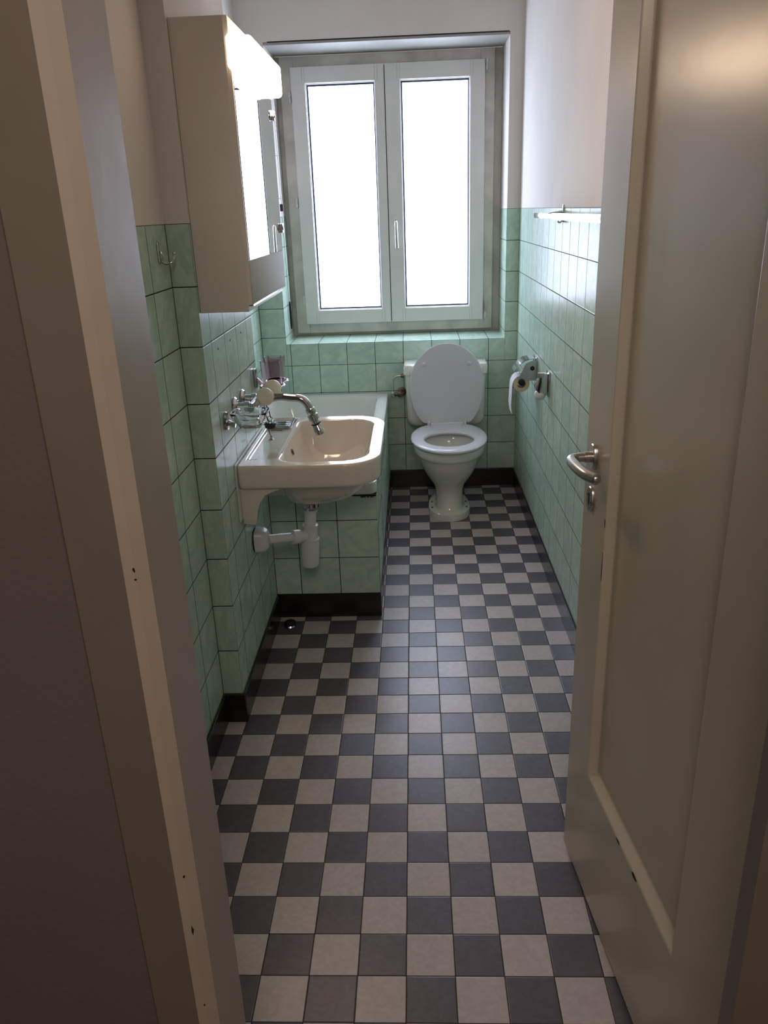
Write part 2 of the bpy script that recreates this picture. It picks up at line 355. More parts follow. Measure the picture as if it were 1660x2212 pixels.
# handle set: rose, lever, keyhole plate
hx, hz = W_ - 0.055, 0.993
def oval(bm, x, z, rx, rz, y0, y1, n=40, bev=0.002):
    rings = [[(x + s * rx * math.cos(2 * PI * i / n), y, z + s * rz * math.sin(2 * PI * i / n)) for i in range(n)] for s, y in ((1, y0), (1, y1 - bev), (.93, y1))]
    loft(bm, rings)
bm = bmesh.new(); oval(bm, hx, hz, 0.0165, 0.026, 0, 0.008); obj('handle_rose', bm, M_STEEL, leaf, True)
bm = bmesh.new()
pts = spline([(hx, 0.006, hz), (hx, 0.028, hz), (hx - .002, 0.042, hz - .001), (hx - .013, 0.050, hz - .002), (hx - .05, 0.050, hz - .004), (hx - .088, 0.045, hz - .006), (hx - .108, 0.034, hz - .008)], 6)
n = len(pts); tube(bm, pts, [0.0085 + 0.0025 * min(1, i / n * 1.6) for i in range(n)], 16)
turned(bm, pts[-1] - (pts[-1] - pts[-2]).normalized() * .001, pts[-1] - pts[-2], [(0, .011), (.004, .0105), (.008, .008), (.0105, .003)], 16)
cyl(bm, (hx, 0.006, hz), (hx, 0.022, hz), 0.011)
obj('door_handle', bm, M_STEEL, leaf, True)
kx, kz = W_ - 0.050, 0.905
bm = bmesh.new(); oval(bm, kx, kz, 0.0165, 0.026, 0, 0.006); esc = obj('keyhole_plate', bm, M_STEEL, leaf, True)
bm = bmesh.new(); box(bm, (kx - .002, .0055, kz - .012), (kx + .002, .0066, kz + .010)); cyl(bm, (kx, .0055, kz + .009), (kx, .0066, kz + .009), .0035, n=16)
cyl(bm, (kx - .011, .0055, kz - .004), (kx - .011, .0066, kz - .004), .0018, n=12); cyl(bm, (kx + .011, .0055, kz + .006), (kx + .011, .0066, kz + .006), .0018, n=12)
obj('keyhole', bm, M_RUBBER, esc)
# chipped paint spots
bm = bmesh.new()
for x, z, a, b in ((PX1 + .002, 0.885, .0016, .012), (PX1 + .002, .79, .001, .03), (PX1 - .19, PZ0 - .001, .010, .0025), (PX1 - .275, PZ0 - .002, .012, .004)):
    poly = [(x + a * math.cos(t) * random.uniform(.6, 1.2), z + b * math.sin(t) * random.uniform(.6, 1.2)) for t in [2 * PI * i / 9 for i in range(9)]]
    prism(bm, [(p[0], p[1]) for p in poly], 'y', 0.0, 0.0006)
obj('paint_chip', bm, M_CHIP, leaf)

# black plinths
bm = bmesh.new(); PT = 0.005
def plinth(name, parts):
    bm = bmesh.new()
    for a, b in parts: box(bm, a, b, 0.002, 1)
    return structure(obj(name, bm, M_BLACK))
plinth('baseboard_right', [((XR - PT, YD + .02, 0), (XR - .0005, YB - .001, H0))])
plinth('baseboard_left', [((XN + .0005, YD + .02, 0), (XN + .008, YP - .008, H0)), ((XN + .001, YP - .008, 0), (XS + .008, YP - .0005, H0)), ((XS + .0005, YP, 0), (XS + .008, YE, H0))])
plinth('baseboard_back', [((-0.108, YB - .008, 0), (XR - .006, YB - .0005, H0))])

# ------------------------------------------------------------------ window
win = structure(bpy.data.objects.new('window_1', None)); C.objects.link(win)
def frame(bm, x0, x1, z0, z1, wl, wr, wb, wt, y0, y1, bev=0.003):
    box(bm, (x0, y0, z0), (x0 + wl, y1, z1), bev); box(bm, (x1 - wr, y0, z0), (x1, y1, z1), bev)
    box(bm, (x0 + wl, y0, z0), (x1 - wr, y1, z0 + wb), bev); box(bm, (x0 + wl, y0, z1 - wt), (x1 - wr, y1, z1), bev)
bm = bmesh.new(); frame(bm, OX0 + .001, OX1 - .001, OZ0 + .001, OZ1 - .013, .05, .05, .04, .04, 3.455, 3.50, .002); obj('window_surround', bm, M_WINOLD, win, True)
bm = bmesh.new(); frame(bm, -0.612, 0.472, 0.830, 2.198, .07, .07, .07, .07, 3.428, 3.475); obj('window_frame', bm, M_WINOLD, win, True)
for k, (x0, x1, gx0, gx1) in enumerate(((-0.555, -0.0845, -0.480, -0.136), (-0.0805, 0.421, -0.001, 0.343))):
    z0, z1, gz0, gz1 = 0.883, 2.146, 0.959, 2.069
    bm = bmesh.new(); frame(bm, x0, x1, z0, z1, gx0 - x0 - .004, x1 - gx1 - .004, gz0 - z0 - .004, z1 - gz1 - .004, 3.402, 3.450, .003)
    s = obj('window_sash', bm, M_WINPAINT, win, True)
    bm = bmesh.new(); frame(bm, gx0 - .006, gx1 + .006, gz0 - .006, gz1 + .006, .006, .006, .006, .006, 3.418, 3.446, .001); obj('glazing_bead', bm, M_WINPAINT, s)
    bm = bmesh.new(); frame(bm, gx0 - .0005, gx1 + .0005, gz0 - .0005, gz1 + .0005,   .0080, .006, .008, .009, 3.432, 3.447, .0005); obj('glazing_seal', bm, M_GREYSEAL, s)
    boxo('window_pane', (gx0, 3.440, gz0), (gx1, 3.446, gz1), M_PANE, s)
    # fine joints between stile and rails
    bm = bmesh.new()
    for xx in (gx0 - .018, gx1 + .018):
        for a, b in ((z0 + .003, gz0 - .008), (gz1 + .008, z1 - .003)): box(bm, (xx - .0006, 3.4014, a), (xx + .0006, 3.4022, b))
    obj('stile_joint', bm, mat('joint_shadow_paint', (176, 172, 164), 0.6, noise=.05), s)
boxo('sash_gap_shade', (-.088, 3.425, .886), (-.077, 3.449, 2.143), M_RUBBER, win)  # dark strip put in as the shade of the gap between the sashes
def hinge(x, z, h=.045):
    bm = bmesh.new(); cyl(bm, (x, 3.418, z - h / 2), (x, 3.418, z - .002), .0065, n=16); cyl(bm, (x, 3.418, z + .001), (x, 3.418, z + h / 2), .0065, n=16); cyl(bm, (x, 3.418, z - h / 2 - .004), (x, 3.418, z + h / 2 + .004), .004, n=12)
    return obj('window_hinge', bm, M_PLASTIC, win, True)
for x, z in ((-0.566, 2.014), (-0.566, 1.516), (-0.562, 1.013), (0.431, 2.125), (0.434, .905)): hinge(x, z)
bm = bmesh.new(); box(bm, (.428, 3.408, .92), (.440, 3.418, .985), .003); box(bm, (.430, 3.404, .875), (.444, 3.424, .892), .003); obj('stay_arm', bm, M_STEEL, win, True)
bm = bmesh.new(); box(bm, (-.056, 3.394, 1.385), (-.030, 3.4018, 1.425), .004); wh = obj('handle_plate', bm, M_PLASTIC, win, True)
bm = bmesh.new(); tube(bm, spline([(-.043, 3.396, 1.405), (-.043, 3.372, 1.404), (-.043, 3.360, 1.392), (-.042, 3.358, 1.34), (-.041, 3.360, 1.272)]), .0085, 12)
obj('window_handle', bm, M_STEEL, win, True)
# shutter crank rod hanging in the left reveal
rod = thing('shutter_crank', 'thin shutter crank rod hanging down the left window reveal, dark grip at its foot', 'crank rod', (-.628, 3.30, .875))
bm = bmesh.new(); tube(bm, [(0, -.07, 1.30), (.002, -.04, .9), (.002, -.02, .45), (0, 0, .13)], .0022, 8)
for z in (1.12, .86, .66): box(bm, (-.012, -.045 - .02 * (z - .9), z), (.006, -.040 - .02 * (z - .9), z + .003))
obj('rod', bm, M_STEEL, rod, True)
bm = bmesh.new(); tube(bm, [(0, 0, .145), (.001, 0, .13), (.001, .002, .02), (0, .004, .0)], [.003, .0065, .0065, .004], 12); obj('grip', bm, M_DARK, rod, True)
boxo('coupling', (-.008, -.035, .60), (.006, -.021, .635), M_DARK, rod, .002)

# ------------------------------------------------------------------ bathtub with tiled apron
X0, X1, Y0, Y1 = XT + .005, -0.108, 1.635, YB - .001
tub = thing('bathtub', 'white enamel bathtub behind the washbasin, boxed in with green tiles', 'bathtub', ((X0 + X1) / 2, (Y0 + Y1) / 2, 0))
cx, cy = tub.location.x, tub.location.y
hx2, hy2 = (X1 - X0) / 2, (Y1 - Y0) / 2
w = Wall()
ya, xa = Y0 - cy, X1 - cx
# near end runs from the wash-basin wall to the corner
w.rect('y', ya, XS - cx, xa, H0, 0.50, 0, (-0.107 - cx, 0.15), VZ)
w.rect('x', xa, ya, Y1 - cy, H0, 0.50, 0, (Y0 - cy, 0.1515), VZ)
w.build('tiled_apron', [M_TILE], tub)
bm = bmesh.new(); box(bm, (X0 - cx, YE + .004 - cy, 0), (XS - cx - .002, YE + .014 - cy, .54)); obj('filler_strip', bm, M_PLASTER, tub)
bm = bmesh.new(); box(bm, (XS - cx + .001, ya - .002, 0), (xa + .003, ya + .004, H0), .001, 1); box(bm, (xa - .003, ya + .004, 0), (xa + .003, Y1 - cy - .01, H0), .001, 1); obj('plinth', bm, M_BLACK, tub)
bm = bmesh.new()
def tr(ins, z, r, dx=0, dy=0): return [(x, y, z) for x, y in rrect(dx, dy, hx2 - ins, hy2 - ins, r, 8, 8)]
rings = [tr(.004, .497, .03), tr(-.002, .502, .03), tr(-.004, .53, .03), tr(-.001, .541, .03), tr(.006, .545, .03), tr(.040, .543, .05), tr(.052, .538, .07), tr(.060, .52, .08), tr(.085, .35, .10), tr(.12, .18, .12), tr(.17, .135, .12), tr(.26, .125, .06)]
loft(bm, rings, cap0=False); obj('tub_basin', bm, M_ENAMEL, tub, True)
# chipped grout joint under the rim and a dark maintenance slot
bm = bmesh.new(); box(bm, (-.225 - cx, ya - .0015, .493), (xa, ya + .001, .4985))
for i in range(9):
    x = -.165 - cx + i * .006; box(bm, (x, ya - .0018, .491 - random.uniform(0, .004)), (x + .005, ya, .4985))
obj('broken_joint', bm, M_CHIP, tub)
bm = bmesh.new()
for a, b in (((xa - .001, ya + .03, .36), (xa + .0008, ya + .034, .10)), ((xa - .001, ya + .40, .36), (xa + .0008, ya + .404, .10)), ((xa - .001, ya + .03, .36), (xa + .0008, ya + .404, .356))): box(bm, a, b)
obj('access_panel_gap', bm, M_CHIP, tub)

# ------------------------------------------------------------------ wash basin
RZ = 0.760
sx0, sx1, sy0, sy1 = XS + .004, -0.068, 1.173, 1.770
scx, scy = (sx0 + sx1) / 2, (sy0 + sy1) / 2
sink = thing('washbasin', 'white ceramic washbasin on the green tiled wall beneath the mirror cabinet', 'washbasin', (XS, scy, RZ - .2))
ox, oy, oz = XS, scy, RZ - .2
def sm(a, b, x): t = max(0, min(1, (x - a) / (b - a))); return t * t * (3 - 2 * t)
def sdf(x, y, cx, cy, hx, hy, r):
    qx, qy = abs(x - cx) - hx + r, abs(y - cy) - hy + r
    return math.hypot(max(qx, 0), max(qy, 0)) + min(max(qx, qy), 0) - r
bx0, bx1, by0, by1 = -0.377, -0.106, 1.213, 1.722
def ztop(x, y):
    r = .085 + (.045 - .085) * (1 - sm(-.30, -.20, x))
    d = -sdf(x, y, (bx0 + bx1) / 2, (by0 + by1) / 2, (bx1 - bx0) / 2, (by1 - by0) / 2, r)
    z = RZ
    if d > 0:
        t = min(1, d / .085); z -= .140 * (1 - (1 - t) ** 2.7) + .008 * sm(.05, .13, d)
        z -= 0
    elif d > -.012: z -= .001 * sm(-.012, 0, d)
    l = -sdf(x, y, -0.4375, 1.500, .0475, .250, .008)
    z -= .010 * sm(0, .006, l)
    return z
def outer(s, x_c=-.245, y_c=1.4675):
    return [(x_c + s * (x - x_c), y_c + s * (y - y_c)) for x, y in rrect(scx, scy, (sx1 - sx0) / 2, (sy1 - sy0) / 2, [.115, .012, .012, .115], 24, 40)]
rings = []
def R3(p, z): return [(x - ox, y - oy, z - oz) for x, y in p]
# underside first: drain boss -> bowl -> skirt
rings.append(R3(rrect(-.3235, 1.45, .030, .030, .0299, 24, 40), .546))
rings.append(R3(rrect(-.3235, 1.45, .034, .034, .0339, 24, 40), .556))
for cx_, hx_, hy_, z in ((-.316, .055, .075, .562), (-.298, .088, .125, .578), (-.275, .118, .178, .604), (-.262, .138, .212, .634), (-.256, .152, .238, .664), (-.255, .160, .250, .684)):
    rings.append(R3(rrect(cx_, 1.4675 - (.684 - z) * .14, hx_, hy_, min(hx_, hy_) * .85, 24, 40), z))
rings.append(R3(outer(.955), .686)); rings.append(R3(outer(.982), .687)); rings.append(R3(outer(.993), .691)); rings.append(R3(outer(.997), .70))
rings.append(R3(outer(1.0), .74)); rings.append(R3(outer(1.0), .749)); rings.append(R3(outer(.997), .7555)); rings.append(R3(outer(.990), .7592))
NR = 150
for i in range(NR + 1):
    s = .983 - (.983 - .03) * i / NR
    rings.append([(x - ox, y - oy, ztop(x, y) - oz) for x, y in outer(s)])
bm = bmesh.new(); loft(bm, rings); obj('basin', bm, M_CER, sink, True).data.set_sharp_from_angle(angle=math.radians(70))
# porcelain wall brackets at both ends
for yb in (1.192, 1.700):
    bm = bmesh.new()
    prism(bm, [(0.004, .69), (0.004, .568), (.040, .563), (.046, .575), (.052, .610), (.060, .640), (.078, .664), (.12, .674), (.13, .69)], 'y', yb - oy, yb + .046 - oy, .003)
    for v in bm.verts: v.co.z -= oz
    obj('bracket', bm, M_CER, sink, True)
bm = bmesh.new(); box(bm, (.0008, sy0 - .012 - oy, .585 - oz), (.004, 1.616 - oy, .768 - oz)); obj('wall_seal', bm, M_PLASTIC, sink)
# overflow, slot
bm = bmesh.new(); turned(bm, (bx0 + .010 - ox, 1.43 - oy, .727 - oz), (1, 0, .35), [(0, .011), (.0012, .010)], 20); obj('overflow_hole', bm, M_RUBBER, sink)
bm = bmesh.new(); box(bm, (-.470 - ox, 1.620 - oy, .7498 - oz), (-.432 - ox, 1.6245 - oy, .7508 - oz)); cyl(bm, (-.434 - ox, 1.622 - oy, .7495 - oz), (-.434 - ox, 1.622 - oy, .7508 - oz), .0045, n=16); obj('ledge_slot', bm, M_RUBBER, sink)
# plug hole ring in the bowl
bm = bmesh.new(); turned(bm, (-.255 - ox, 1.4675 - oy, .6125 - oz), (0, 0, 1), [(0, .030), (.0015, .030), (.003, .026), (.001, .018)], 28); obj('drain_ring', bm, M_CHROME, sink, True)

# chrome soap tray sunk in the far end of the ledge
tr_ = thing('soap_tray', 'shallow chrome soap tray set in the far end of the basin ledge', 'soap tray', (-.443, 1.695, .7495))
bm = bmesh.new()
def rr3(hx_, hy_, r, z): return [(x, y, z) for x, y in rrect(0, 0, hx_, hy_, r, 6, 4)]
loft(bm, [rr3(.040, .058, .010, .0005), rr3(.044, .062, .012, .010), rr3(.043, .061, .012, .012), rr3(.038, .056, .010, .011), rr3(.034, .052, .008, .003), rr3(.02, .03, .006, .0025)]); obj('tray', bm, M_CHROME, tr_, True)
bm = bmesh.new()
for k in range(3): box(bm, (-.03, -.03 + k * .028, .003), (.03, -.022 + k * .028, .0062), .001)
obj('tray_rib', bm, M_CHROME, tr_, True)

# trap
tx, ty, tz = -.3235, 1.45, .30
trap = thing('bottle_trap', 'white plastic bottle trap under the washbasin, running into the tiled wall', 'drain trap', (tx, ty, tz))
axd = Vector((-.075, 0, -1)).normalized()
def tp_(z): return Vector((0, 0, .545 - tz)) + axd * (.545 - z)
bm = bmesh.new(); turned(bm, tp_(.5455), axd, [(0, .026), (.003, .032), (.016, .032), (.020, .027), (.028, .025), (.032, .022)], 28); obj('chrome_nut', bm, M_CHROME, trap, True)
bm = bmesh.new(); turned(bm, tp_(.516), axd, [(0, .0245), (.008, .0245), (.010, .0200), (.062, .0200)], 28); obj('tailpipe', bm, M_PLASTIC, trap, True)
bm = bmesh.new(); turned(bm, tp_(.462), axd, [(0, .021), (.003, .0275), (.012, .0275), (.016, .0255), (.05, .0270), (.052, .0330), (.148, .0320), (.156, .029), (.160, .020)], 28); obj('trap_bottle', bm, M_PLASTIC, trap, True)
P0 = tp_(.418); P1 = Vector((XS - tx + .045, 1.340 - ty, .452 - tz)); dd = (P1 - P0).normalized()
bm = bmesh.new(); cyl(bm, P0, P1, .0165, n=20); cyl(bm, P0 + dd * .022, P0 + dd * .045, .0205); obj('outlet_pipe', bm, M_PLASTIC, trap, True)
bm = bmesh.new(); turned(bm, P0 + dd * .046, dd, [(0, .021), (.002, .025), (.028, .025), (.032, .021)], 20); obj('outlet_nut', bm, M_PLASTIC, trap, True)
wx = XS - tx
bm = bmesh.new(); loft(bm, [[(x_, y + 1.340 - ty, z) for y, z in rrect(0, .452 - tz, h, h * 1.05, .02, 6, 3)] for x_, h in ((wx + .005, .037), (wx + .030, .036), (wx + .042, .031), (wx + .049, .022))]); obj('wall_cover', bm, M_PLASTIC, trap, True)
bm = bmesh.new(); cyl(bm, (wx + .0006, 1.340 - ty, .452 - tz), (wx + .0045, 1.340 - ty, .452 - tz), .041, n=32); obj('cover_seal', bm, M_RUBBER, trap)

# mixer tap
TY, TZ = 1.30, .925
tap = thing('mixer_tap', 'chrome wall-mounted mixer tap with two ivory disc knobs and a swivel spout', 'tap', (XS, TY, TZ))
for y in (-.056, .056):
    bm = bmesh.new(); turned(bm, (.0006, y, 0), (1, 0, 0), [(0, .030), (.004, .031), (.010, .026), (.012, .014), (.030, .013), (.032, .017), (.046, .017), (.048, .012), (.060, .014)], 28); obj('rosette', bm, M_CHROME, tap, True)
bm = bmesh.new(); tube(bm, spline([(.052, -.072, 0), (.056, -.05, 0), (.058, 0, .002), (.056, .05, 0), (.052, .072, 0)]), .0155, 16); obj('tap_body', bm, M_CHROME, tap, True)
for (x, y, z), nm in (((.088, -.010, .020), 'a'), ((.103, .045, .033), 'b')):
    bm = bmesh.new(); nrm = Vector((-.05, -1, .10)).normalized(); c = Vector((x, y, z))
    turned(bm, c, nrm, [(-.009, .022), (-.007, .0260), (.002, .0275), (.006, .0265), (.008, .022), (.0088, .010)], 32)
    kb = obj('knob', bm, M_KNOB, tap, True)
    bm = bmesh.new(); cyl(bm, c - nrm * .007, (x - .02, y + .03, z - .006), .009, n=16); cyl(bm, (x - .02, y + .03, z - .006), (.058, y + .035, 0), .011, n=16); obj('knob_stem', bm, M_CHROME, tap, True)
SPY = .0
sp_pts = spline([(.050, -.005, -.006), (.085, SPY, .004), (.110, SPY, .014), (.135, SPY, .016), (.160, SPY, .013), (.186, SPY, .010), (.203, SPY, .003), (.216, SPY, -.014), (.222, SPY, -.030)], 6)
bm = bmesh.new(); tube(bm, sp_pts, .0122, 18); obj('spout', bm, M_CHROME, tap, True)
ax = Vector((.35, 0, -1)).normalized()
bm = bmesh.new(); turned(bm, (.2195, SPY, -.022), ax, [(0, .0130), (.002, .0150), (.014, .0150), (.016, .0135), (.020, .0135), (.022, .0165), (.038, .0165), (.040, .0125), (.050, .0125)], 24)
obj('swivel_joint', bm, M_CHROME, tap, True)
bm = bmesh.new(); turned(bm, Vector((.2195, SPY, -.022)) + ax * .050, ax, [(0, .0155), (.003, .0155), (.004, .012)], 24); obj('joint_ring', bm, M_RUBBER, tap, True)
bm = bmesh.new(); turned(bm, Vector((.2195, SPY, -.022)) + ax * .054, ax, [(0, .012), (.003, .0140), (.012, .0140), (.014, .0155), (.032, .0155), (.034, .012)], 24); obj('aerator', bm, M_CHROME, tap, True)

# basin plug on its ball chain
plug = thing('basin_plug', 'black rubber basin plug hanging on a ball chain above the basin ledge', 'plug', (-.449, 1.505, .7505))
bm = bmesh.new(); turned(bm, (0, 0, 0), (0, 0, 1), [(0, .009), (.001, .009), (.003, .006), (.006, .005), (.010, .005)], 20); obj('chain_anchor', bm, M_CHROME, plug, True)
def beads(bm, pts, r=.0021, step=.0052):
    P = spline(pts, 12); d = 0; last = P[0]; acc = 0
    for a, b in zip(P, P[1:]):
        L = (b - a).length; 
        while acc <= L:
            bmesh.ops.create_icosphere(bm, subdivisions=1, radius=r, matrix=Matrix.Translation(a + (b - a) * (acc / L))); acc += step
        acc -= L
    tube(bm, P, .0006, 5)
PL = Vector((.004, -.02, .058))
bm = bmesh.new(); beads(bm, [(0, 0, .010), (-.004, -.006, .03), (-.002, -.02, .05), PL + Vector((-.002, -.008, .012)), (.006, -.08, .10), (.016, -.15, .146), (.016, -.163, .156)])
beads(bm, [PL + Vector((.004, 0, .022)), (.012, -.06, .11), (.020, -.14, .150), (.020, -.163, .156)]); obj('ball_chain', bm, M_DARK, plug, True)
bm = bmesh.new(); turned(bm, PL, (0, 0, 1), [(-.012, .016), (-.010, .0175), (-.002, .0185), (.000, .021), (.004, .021), (.006, .018)], 28); obj('stopper', bm, M_RUBBER, plug, True)
bm = bmesh.new(); turned(bm, PL + Vector((0, 0, .006)), (0, 0, 1), [(0, .012), (.003, .011), (.004, .004), (.006, .004)], 20)
ring = [PL + Vector((.009 * math.cos(t), 0, .018 + .009 * math.sin(t))) for t in [2 * PI * i / 20 for i in range(20)]]; tube(bm, ring, .0015, 8, closed=True); obj('pull_ring', bm, M_CHROME, plug, True)

# soap dish holder + glass dish
sh = thing('soap_dish_holder', 'chrome soap dish holder on the tiles nearest the step in the wall', 'holder', (XS, 1.115, .916))
bm = bmesh.new(); turned(bm, (.0006, 0, 0), (1, 0, 0), [(0, .026), (.003, .027), (.008, .025), (.010, .012)], 28); obj('rosette', bm, M_CHROME, sh, True)
bm = bmesh.new(); tube(bm, spline([(.008, 0, -.004), (.02, 0, -.010), (.030, 0, -.012)]), .008, 14)
ring = [(.075 + .036 * math.cos(t), .036 * math.sin(t), -.010) for t in [2 * PI * i / 32 for i in range(32)]]; tube(bm, ring, .0028, 8, closed=True); obj('ring_arm', bm, M_CHROME, sh, True)
sd = thing('soap_dish', 'clear glass soap dish resting in the chrome ring above the basin', 'soap dish', (XS + .074, 1.115, .905))
bm = bmesh.new(); rings = []
def dsh(h, z, r=None): return [(x, y, z) for x, y in rrect(0, 0, h, h * .86, (r or h * .45), 8, 4)]
loft(bm, [dsh(.020, -.008), dsh(.030, -.007), dsh(.036, .004), dsh(.048, .026), dsh(.052, .036), dsh(.052, .039), dsh(.048, .039), dsh(.042, .028), dsh(.030, .006), dsh(.018, .002)])
obj('dish', bm, M_GLASS, sd, True)
bm = bmesh.new()
for k in range(4): box(bm, (-.024, -.021 + k * .012, .0055), (.024, -.018 + k * .012, .0085), .001)
obj('dish_rib', bm, M_GLASS, sd, True)

# tumbler holder + two tumblers
th = thing('tumbler_holder', 'chrome double tumbler holder at the far end of the basin wall', 'holder', (XS, 1.578, .946))
boxo('wall_plate', (.0006, -.014, -.032), (.012, .014, .032), M_CHROME, th, .003)
bm = bmesh.new(); tube(bm, spline([(.008, 0, -.004), (.025, 0, -.022), (.04, 0, -.026), (.055, 0, -.027)]), .0065, 12); obj('arm', bm, M_CHROME, th, True)
for yy, xx in ((-.033, .066), (.044, .066)):
    bm = bmesh.new(); ring = [(xx + .038 * math.cos(t), yy + .038 * math.sin(t), -.022 + .004 * math.sin(t)) for t in [2 * PI * i / 36 for i in range(36)]]; tube(bm, ring, .0055, 10, closed=True)
    obj('ring', bm, M_CHROME, th, True)
def tumbler(label, loc):
    t = thing('tumbler', label, 'glass', loc, 0, 'mauve tumblers')
    bm = bmesh.new(); turned(bm, (0, 0, 0), (0, 0, 1), [(0, .028), (.002, .0305), (.05, .0325), (.103, .0350), (.1045, .0345), (.1035, .0334), (.05, .0305), (.006, .0285), (.0055, .001)], 36)
    obj('cup', bm, M_PINK, t, True)
    return t
tumbler('mauve glass tumbler, the nearer of the two in the holder', (XS + .066, 1.545, .906))
tumbler('mauve glass tumbler, the farther one, partly hidden behind the first', (XS + .066, 1.622, .906))

# drilled holes left in the tiles
for i, y in enumerate((1.125, 1.279, 1.434)):
    bm = bmesh.new(); cyl(bm, (XS + .0003, y, 1.119), (XS + .0012, y, 1.119), .0032, n=12)
    tag(obj('drilled_hole', bm, M_RUBBER), ('small dark drill hole in the tile below the cabinet, nearest the step', 'middle of three small drill holes below the mirror cabinet', 'small dark drill hole below the cabinet, nearest the window')[i], 'hole', 'drill holes below the mirror cabinet')

# ------------------------------------------------------------------ mirror cabinet + lamp
CY0, CY1, CZ0, CZ1, XC, XF = 0.984, 1.535, 1.232, 1.887, -0.377, -0.366
cab = thing('mirror_cabinet', 'tall beige mirror cabinet on the left wall above the washbasin', 'cabinet', (XS, CY0, CZ0))
cw, ch = CY1 - CY0, CZ1 - CZ0
boxo('cabinet_body', (.0008, 0, 0), (XC - XS, cw, ch), M_CABINET, cab, .0015)
bm = bmesh.new(); prism(bm, [(XC - XS, .0005), (XF - XS - .001, .005), (XF - XS - .001, .014), (XC - XS, .014)], 'z', .017, ch); obj('side_moulding', bm, M_CABINET, cab)
boxo('lower_panel', (XC - XS + .0002, .005, .018), (XF - XS, cw, .124), M_OLIVE, cab, .001)
boxo('mirror_backing', (XC - XS + .0002, .0145, .1245), (XF - XS - .0015, cw, ch), M_CABINET, cab)
boxo('glass_edge', (XF - XS - .0014, .0148, .1246), (XF - XS - .0002, cw - .0004, ch - .085), M_MIREDGE, cab)
boxo('mirror', (XF - XS - .0002, .0150, .1248), (XF - XS + .0003, cw - .0008, ch - .087), M_MIRROR, cab)
boxo('chrome_strip', (XC - XS + .001, .006, .0135), (XF - XS + .001, cw, .0178), M_CHROME, cab)
for z in (.503, .190):
    bm = bmesh.new(); box(bm, (XF - XS - .002, cw - .020, z - .014), (XF - XS + .008, cw + .003, z + .014), .003); hc = obj('mirror_clip', bm, M_CHROME, cab, True)
    bm = bmesh.new(); cyl(bm, (XF - XS + .008, cw - .008, z), (XF - XS + .0095, cw - .008, z), .0075, n=16); obj('clip_screw', bm, M_BRASS, hc, True)
lamp = thing('wall_lamp', 'glowing warm tube lamp with opal cover across the top of the mirror cabinet', 'lamp', (XC, CY0, CZ1 - .115))
bm = bmesh.new()
def lr(y, i, x1=.058): return [(x, y, z) for x, z in rrect(.0005 + (x1 - i) / 2, .042, (x1 - i) / 2, .042 - i, [.012, .003, .003, .012], 5, 3)]
loft(bm, [lr(.002, .012, .040), lr(.006, .003, .044), lr(.045, .002, .046), lr(.05, .001, .05), lr(.056, 0, .056), lr(.47, 0, .056), lr(.486, .004, .056), lr(.492, .014, .056)])
obj('opal_cover', bm, M_LAMP, lamp, True)
bm = bmesh.new(); cyl(bm, (.03, .44, -.006), (.03, .44, .001), .005, n=12); obj('pull_switch', bm, M_KNOB, lamp, True)

# coat hook
hk = thing('coat_hook', 'small chrome double hook on the tiles left of the mirror cabinet', 'hook', (XN, .886, 1.383))
bm = bmesh.new(); loft(bm, [[(x_, y, z) for y, z in rrect(0, .004, .007 - i, .026 - i, .0065 - i, 6, 3)] for x_, i in ((.0006, 0), (.003, 0), (.0045, .002))]); obj('back_plate', bm, M_CHROME, hk, True)
bm = bmesh.new(); tube(bm, spline([(.003, 0, -.014), (.012, .004, -.022), (.024, .01, -.022), (.032, .014, -.012), (.034, .016, -.002)]), [.0028] * 25, 10); tube(bm, spline([(.003, 0, .012), (.008, -.001, .004), (.011, -.001, -.006), (.006, 0, -.014)]), .0024, 10)
bmesh.ops.create_icosphere(bm, subdivisions=2, radius=.0045, matrix=Matrix.Translation((.034, .016, 0))); obj('hook_arm', bm, M_CHROME, hk, True)

# ------------------------------------------------------------------ toilet
TX = .203
wc = thing('toilet', 'white ceramic toilet with raised oval lid below the window', 'toilet', (TX, 2.74, 0))
def egg(hx_, yf, yb, n=64, back=2.0, e=2.0):
    """outline about widest line y=0: front half-length yf (towards -y), back yb"""
    out = []
    for i in range(n):
        t = 2 * PI * i / n; c, s = math.cos(t), math.sin(t)
        pw = back if s > 0 else e
        x = hx_ * math.copysign(abs(c) ** (2 / pw), c); y = (yb if s > 0 else yf) * math.copysign(abs(s) ** (2 / pw), s)
        out.append((x, y))
    return out
def er(hx_, yf, yb, z, dy=0, back=2.6, e=2.1): return [(x, y + dy, z) for x, y in egg(hx_, yf, yb, back=back, e=e)]
bm = bmesh.new()
rings = [er(.106, .140, .23, 0), er(.107, .141, .23, .022), er(.104, .138, .228, .033), er(.095, .128, .222, .038), er(.074, .100, .205, .041), er(.069, .092, .20, .055), er(.068, .085, .20, .10), er(.069, .085, .20, .135), er(.080, .100, .205, .165), er(.100, .135, .21, .195), er(.123, .170, .215, .232), er(.140, .195, .22, .268), er(.150, .212, .225, .300), er(.155, .222, .23, .325), er(.170, .236, .235, .332), er(.176, .242, .238, .342), er(.178, .244, .24, .365), er(.176, .242, .238, .378), er(.166, .232, .23, .382),
         er(.138, .158, .17, .380, -.055 + .01, 2.2), er(.132, .150, .16, .372, -.045, 2.2), er(.128, .145, .15, .34, -.045, 2.2), er(.105, .125, .12, .27, -.035, 2.2), er(.07, .09, .08, .21, -.02, 2.2), er(.04, .05, .045, .17, 0, 2.2)]
loft(bm, rings); obj('bowl', bm, M_CERW, wc, True)
bm = bmesh.new(); loft(bm, [er(.075, .10, .09, .226, -.02, 2.2), er(.02, .03, .03, .2262, -.02, 2.2)], cap0=False); obj('water', bm, mat('still_water', (70, 84, 84), 0.02, noise=.02), wc)
